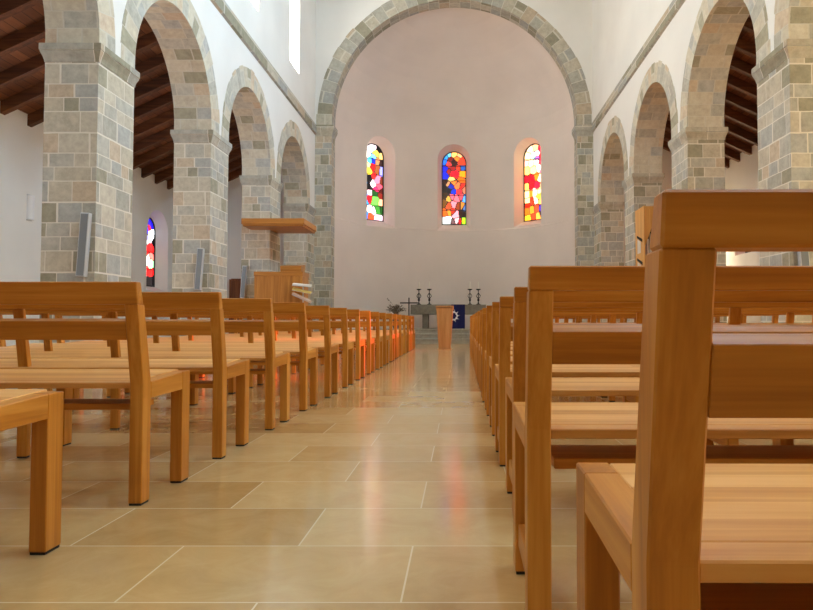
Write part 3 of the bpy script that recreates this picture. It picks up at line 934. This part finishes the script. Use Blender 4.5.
# ------------------------------------------------------------------ pulpit with its sounding board
t = thing('pulpit', 'square oak pulpit standing against the stone pier', 'pulpit', (-4.085, 15.4, 0))
hw = 0.535
b = bmesh.new(); add_box(b, -hw, hw, 0.0, 0.63, 0.06, 1.765, 0.004); finish('body', b, M['cherry'], t)
b = bmesh.new(); add_box(b, -hw + .03, hw - .03, 0.03, 0.62, 0, 0.06); finish('plinth', b, M['door'], t)
b = bmesh.new(); add_box(b, -hw - 0.012, hw + 0.012, -0.012, 0.64, 1.705, 1.80, 0.004); finish('rim', b, M['cherryX'], t)
b = bmesh.new()
add_prism(b, [(0.05, 1.80), (0.40, 1.80), (0.42, 1.96), (0.42, 1.985), (0.03, 1.93), (0.03, 1.905)], 'x', 0.03, 0.50, 0.003)
finish('reading_desk', b, M['cherryX'], t)

t = thing('sounding_board', 'flat oak sounding board projecting over the pulpit', 'sounding board', (0, 0, 0))
Lp = [(-4.93, 15.40), (-3.52, 15.40), (-3.52, 16.75), (-4.46, 16.75), (-4.46, 16.05), (-4.93, 16.05)]
b = bmesh.new(); add_prism(b, Lp, 'z', 2.87, 3.0, 0.004); finish('board', b, M['cherryX'], t)
L2 = [(-4.90, 15.43), (-3.55, 15.43), (-3.55, 16.72), (-4.46, 16.72), (-4.46, 16.05), (-4.90, 16.05)]
b = bmesh.new(); add_prism(b, L2, 'z', 2.825, 2.87, 0.003); finish('lower_moulding', b, M['cherryX'], t)

# leaflet stand beside the pulpit
t = thing('leaflet_stand', 'small stand of sloping leaflet trays beside the pulpit', 'leaflet stand', (-3.49, 15.18, 0))
b = bmesh.new(); add_box(b, -0.13, 0.13, -0.09, 0.11, 0, 0.025, 0.004); finish('base', b, M['alu'], t)
b = bmesh.new(); add_tube(b, [(0, 0.07, 0.025), (0, 0.07, 1.48)], 0.014); finish('pole', b, M['alu'], t)
for z, dz, m, nm in ((1.47, -0.035, 'paper_white', 'white leaflets'), (1.37, -0.09, 'paper_yellow', 'yellow leaflets'), (1.27, -0.19, 'paper_pink', 'pale pink leaflets')):
    b = bmesh.new()
    add_hexa(b, [(-.22, -.06, z), (.2, -.06, z + dz), (.2, .06, z + dz + .03), (-.22, .06, z + .03), (-.22, -.06, z + .008), (.2, -.06, z + dz + .008), (.2, .06, z + dz + .038), (-.22, .06, z + .038)])
    o = finish('tray', b, M['alu'], t)
    b = bmesh.new()
    add_hexa(b, [(-.21, -.066, z + .01), (.19, -.066, z + dz + .01), (.19, .055, z + dz + .04), (-.21, .055, z + .04), (-.21, -.066, z + .045), (.19, -.066, z + dz + .045), (.19, .055, z + dz + .07), (-.21, .055, z + .07)])
    o = finish('leaflet_stack', b, M[m], o); o['label'] = nm

# ------------------------------------------------------------------ column loudspeakers, wall lamp
def speaker(x, y, z0, z1, dx, label):
    t = thing('column_loudspeaker', label, 'loudspeaker', (x, y, z0), 0, 'column loudspeakers on the piers')
    h = math.hypot(z1 - z0, dx); a = math.atan2(dx, z1 - z0)
    t.rotation_euler = (0, a, 0)
    b = bmesh.new(); add_box(b, -0.055, 0.055, -0.09, -0.015, 0, h, 0.006); o = finish('cabinet', b, M['alu'], t)
    b = bmesh.new(); add_box(b, -0.044, 0.044, -0.094, -0.09, 0.015, h - 0.015, 0.001); finish('grille', b, M['grey'], t)
    for z in (h * 0.25, h * 0.75):
        b = bmesh.new(); add_box(b, -0.03, 0.03, -0.015, 0.0, z - 0.03, z + 0.03); finish('bracket', b, M['iron'], t)
speaker(-4.60, Y0, 1.22, 2.0, 0.045, 'grey column loudspeaker on the stone pier nearest the near pews')
speaker(-4.65, Y0 + P, 1.24, 1.98, 0.05, 'grey column loudspeaker on the middle stone pier of the pulpit side')
speaker(-5.07, Y0 + 2 * P, 1.23, 1.98, 0.05, 'grey column loudspeaker on the pier behind the pulpit')
speaker(4.17, Y0, 1.22, 2.0, -0.05, 'grey column loudspeaker on the organ side pier')

t = thing('wall_lamp', 'slim white half-round lamp on the aisle wall', 'wall lamp', (AL, 12.95, 2.58))
b = bmesh.new()
pts = [(0.0, -0.075)] + [(0.09 * math.sin(PI * i / 12), -0.075 * math.cos(PI * i / 12)) for i in range(1, 12)] + [(0.0, 0.075)]
add_prism(b, pts, 'z', 0.02, 0.48); finish('shade', b, M['opal'], t)
b = bmesh.new(); add_box(b, 0.0, 0.012, -0.08, 0.08, 0.0, 0.02); add_box(b, 0, 0.012, -0.08, 0.08, 0.48, 0.5); finish('back_plate', b, M['alu'], t)

# ------------------------------------------------------------------ organ
t = thing('chamber_organ', 'pale oak chamber organ with stepped metal pipes', 'organ', (3.92, 14.7, 0))
b = bmesh.new(); add_box(b, 0, 0.02, 0.0, 0.75, 0, 3.17, 0.003); finish('side_panel', b, M['organ'], t)
b = bmesh.new(); add_box(b, 1.38, 1.40, 0.0, 0.75, 0, 3.17, 0.003); finish('side_panel', b, M['organ'], t)
b = bmesh.new(); add_box(b, 0.02, 1.38, 0.70, 0.75, 0, 3.14); finish('back_panel', b, M['organ'], t)
b = bmesh.new(); add_box(b, 0.02, 1.38, 0.02, 0.70, 3.10, 3.16, 0.003); finish('top_panel', b, M['organ'], t)
b = bmesh.new(); add_prism(b, [(0.02, 2.30), (0.26, 2.95), (1.14, 2.95), (1.38, 2.30), (1.38, 3.10), (0.02, 3.10)], 'y', 0.02, 0.05); finish('pipe_shade', b, M['organ'], t)
b = bmesh.new(); add_box(b, 0.02, 1.38, 0.0, 0.70, 0, 1.02, 0.003); finish('case', b, M['organ'], t)
b = bmesh.new(); add_box(b, 0.02, 1.38, 0.40, 0.42, 1.02, 3.1); finish('dark_backing', b, M['dark'], t)  # near-black sheet painted as the dark inside of the case
for i in range(21):
    x = 0.052 + 0.0648 * i
    ht = 2.36 + 0.11 * min(5, 10 - abs(i - 10))
    b = bmesh.new()
    add_lathe(b, [(0.012, 1.02), (0.029, 1.2), (0.029, ht), (0.024, ht)], x, 0.16 + 0.003 * abs(i - 10), 14)
    finish('pipe', b, M['pipe'], t)
for z in (1.90, 2.40):
    b = bmesh.new(); add_prism(b, [(0.16, z), (0.60, z + 0.14), (0.60, z + 0.19), (0.16, z + 0.07)], 'x', -0.006, 0.0); finish('side_slot', b, M['dark'], t)
    b = bmesh.new(); add_prism(b, [(0.30, z - 0.22), (0.56, z - 0.22), (0.56, z + 0.10), (0.30, z + 0.02)], 'x', -0.004, 0.0); finish('side_vent', b, M['pipe'], t)
b = bmesh.new(); add_box(b, 0.25, 1.15, -0.22, 0.0, 0.74, 0.80, 0.003); finish('keyboard_shelf', b, M['organ'], t)

# ------------------------------------------------------------------ altar and what stands on it
PZ = 0.45
t = thing('altar', 'grey stone altar table with a thick slab top', 'altar', (-0.43, 23.3, PZ))
b = bmesh.new(); add_box(b, -1.275, 1.275, 0, 0.95, 0.485, 0.815, 0.008); finish('slab', b, M['altar'], t)
for x in (-0.785, 0.30):
    b = bmesh.new(); add_box(b, x - 0.10, x + 0.10, 0.15, 0.80, 0, 0.485, 0.005); finish('leg', b, M['altar'], t)

t = thing('altar_cloth', 'navy blue cloth with white thorn crown emblem hanging from the altar', 'altar cloth', (-0.07, 23.3, PZ))
b = bmesh.new()
x0, x1 = -0.26, 0.205
nseg = 14
def wv(x, z): return -0.012 - 0.006 * math.sin(x * 26) * (0.85 - z)
g = [[None] * (nseg + 1) for _ in range(2)]
for zi_, z in enumerate((0.0, 0.815)):
    for i in range(nseg + 1):
        x = x0 + (x1 - x0) * i / nseg
        g[zi_][i] = (x, wv(x, z), z)
lo = [b.verts.new(p) for p in g[0]]; hi = [b.verts.new(p) for p in g[1]]
tp = [b.verts.new((p[0], -0.010, 0.8185)) for p in g[1]]; bk_ = [b.verts.new((p[0], 0.5, 0.8185)) for p in g[1]]
for A, B in ((lo, hi), (hi, tp), (tp, bk_)):
    for i in range(nseg): b.faces.new((A[i], A[i + 1], B[i + 1], B[i]))
o = finish('cloth', b, M['navy'], t)
sm = o.modifiers.new('thickness', 'SOLIDIFY'); sm.thickness = 0.003; sm.offset = 0
# white emblem: a thorny wreath
b = bmesh.new()
cx_, cz_, rr = -0.215 + 0.02, 0.43, 0.13
N = 60
prev = None
out_, inn_ = [], []
for i in range(N):
    a = 2 * PI * i / N
    spike = 0.085 if i % 6 == 0 else (0.03 if i % 6 in (1,) else 0.0)
    ro = rr + 0.022 + spike
    ri = rr - 0.02 - (0.03 if i % 10 == 5 else 0)
    tw = 0.12 if spike > 0.05 else 0
    out_.append((cx_ + ro * math.cos(a + tw), cz_ + ro * math.sin(a + tw)))
    inn_.append((cx_ + ri * math.cos(a), cz_ + ri * math.sin(a)))
for i in range(N):
    j = (i + 1) % N
    q = [out_[i], out_[j], inn_[j], inn_[i]]
    q = [(max(x0 + 0.005, p[0]), p[1]) for p in q]
    f = [b.verts.new((p[0], -0.026, p[1])) for p in q]
    b.faces.new(f)
o = finish('emblem', b, M['white_cloth'], t)
o['label'] = 'white thorny wreath'
sm = o.modifiers.new('thickness', 'SOLIDIFY'); sm.thickness = 0.004

def candlestick(x, y, label):
    z0 = PZ + 0.815
    t = thing('candlestick', label, 'candlestick', (x, y, z0), 0, 'altar candlesticks')
    b = bmesh.new()
    add_lathe(b, [(0.085, 0), (0.085, 0.012), (0.05, 0.03), (0.022, 0.05), (0.016, 0.12), (0.030, 0.14), (0.046, 0.165), (0.030, 0.19), (0.016, 0.21), (0.014, 0.36), (0.026, 0.38), (0.014, 0.40), (0.014, 0.50)], 0, 0, 16)
    finish('stem', b, M['iron'], t)
    b = bmesh.new()
    for k in range(4):
        a = PI / 4 + PI / 2 * k
        pts = [(math.cos(a) * q, math.sin(a) * q, z) for q, z in ((0.014, 0.21), (0.06, 0.25), (0.10, 0.30), (0.06, 0.35), (0.014, 0.39))]
        add_tube(b, pts, 0.011, 6)
    finish('openwork_knop', b, M['iron'], t)
    b = bmesh.new(); add_lathe(b, [(0.02, 0.49), (0.075, 0.515), (0.085, 0.54), (0.078, 0.54), (0.03, 0.525)], 0, 0, 18); finish('drip_pan', b, M['iron'], t)
    b = bmesh.new(); add_lathe(b, [(0.021, 0.52), (0.021, 0.79), (0.014, 0.80)], 0, 0, 14); o = finish('candle', b, M['wax'], t)
    b = bmesh.new(); add_tube(b, [(0, 0, 0.80), (0.002, 0, 0.815)], 0.003, 6); finish('wick', b, M['black'], o)
for x, lab in ((-1.442, 'outer iron candlestick with white candle at the cross end of the altar'), (-1.086, 'inner iron candlestick with white candle at the cross end of the altar'),
               (0.305, 'iron candlestick with white candle behind the blue altar cloth side, inner one'), (0.594, 'iron candlestick with white candle at the far organ end of the altar')):
    candlestick(x, 23.62, lab)

t = thing('standing_cross', 'thin black standing cross before the altar end', 'cross', (-1.72, 22.8, PZ))
b = bmesh.new(); add_box(b, -0.018, 0.018, -0.018, 0.018, 0.02, 1.03, 0.002); finish('upright', b, M['iron'], t)
b = bmesh.new(); add_box(b, -0.295, 0.295, -0.02, 0.02, 0.835, 0.875, 0.002); finish('crossbar', b, M['iron'], t)
b = bmesh.new(); add_box(b, -0.13, 0.13, -0.13, 0.13, 0, 0.02, 0.003); finish('base', b, M['iron'], t)

t = thing('dried_flower_arrangement', 'loose bunch of dry twigs in a vase beside the standing cross', 'flowers', (-2.15, 22.85, PZ))
b = bmesh.new(); add_lathe(b, [(0.09, 0), (0.13, 0.12), (0.13, 0.30), (0.08, 0.44), (0.095, 0.48), (0.085, 0.48)], 0, 0, 20); finish('vase', b, M['vase'], t)
b = bmesh.new()
rnd = random.Random(5)
for i in range(80):
    a = rnd.uniform(0, 2 * PI); sp_ = rnd.uniform(0.05, 0.40); h = rnd.uniform(0.08, 0.40) * (1 - 0.35 * sp_ / 0.4)
    if i == 0: a, sp_, h = PI, 0.27, 0.52
    p0 = Vector((rnd.uniform(-.04, .04), rnd.uniform(-.04, .04), 0.45))
    p2 = Vector((math.cos(a) * sp_, math.sin(a) * sp_ * 0.7, 0.48 + h))
    p1 = (p0 + p2) / 2 + Vector((0, 0, 0.08))
    add_tube(b, [p0, p1, p2], [0.005, 0.004, 0.002], 5)
    for k in range(5):
        q = p1.lerp(p2, rnd.uniform(0.2, 1.0))
        d = Vector((rnd.uniform(-1, 1), rnd.uniform(-1, 1), rnd.uniform(-.3, 1))).normalized() * rnd.uniform(0.03, 0.07)
        w_ = Vector((d.y, -d.x, 0.3)).normalized() * 0.012
        b.faces.new([b.verts.new(v) for v in (q, q + d * .5 + w_, q + d, q + d * .5 - w_)])
finish('twigs', b, M['twig'], t)

# ------------------------------------------------------------------ lectern
t = thing('lectern', 'tapered oak lectern standing in the centre aisle', 'lectern', (-0.40, 16.9, 0))
b = bmesh.new(); add_box(b, -0.175, 0.175, -0.03, 0.33, 0, 0.022, 0.003); finish('base', b, M['lectern'], t)
b = bmesh.new()
add_hexa(b, [(-.145, 0, .022), (.145, 0, .022), (.145, .26, .022), (-.145, .26, .022), (-.205, -0.02, 1.02), (.205, -0.02, 1.02), (.205, .30, 0.98), (-.205, .30, 0.98)], 0.003)
finish('body', b, M['lectern'], t)
b = bmesh.new()
add_hexa(b, [(-.22, -0.04, 1.03), (.22, -0.04, 1.03), (.22, .34, 0.975), (-.22, .34, 0.975), (-.22, -0.04, 1.075), (.22, -0.04, 1.075), (.22, .34, 1.02), (-.22, .34, 1.02)], 0.003)
finish('top', b, M['lectern'], t)
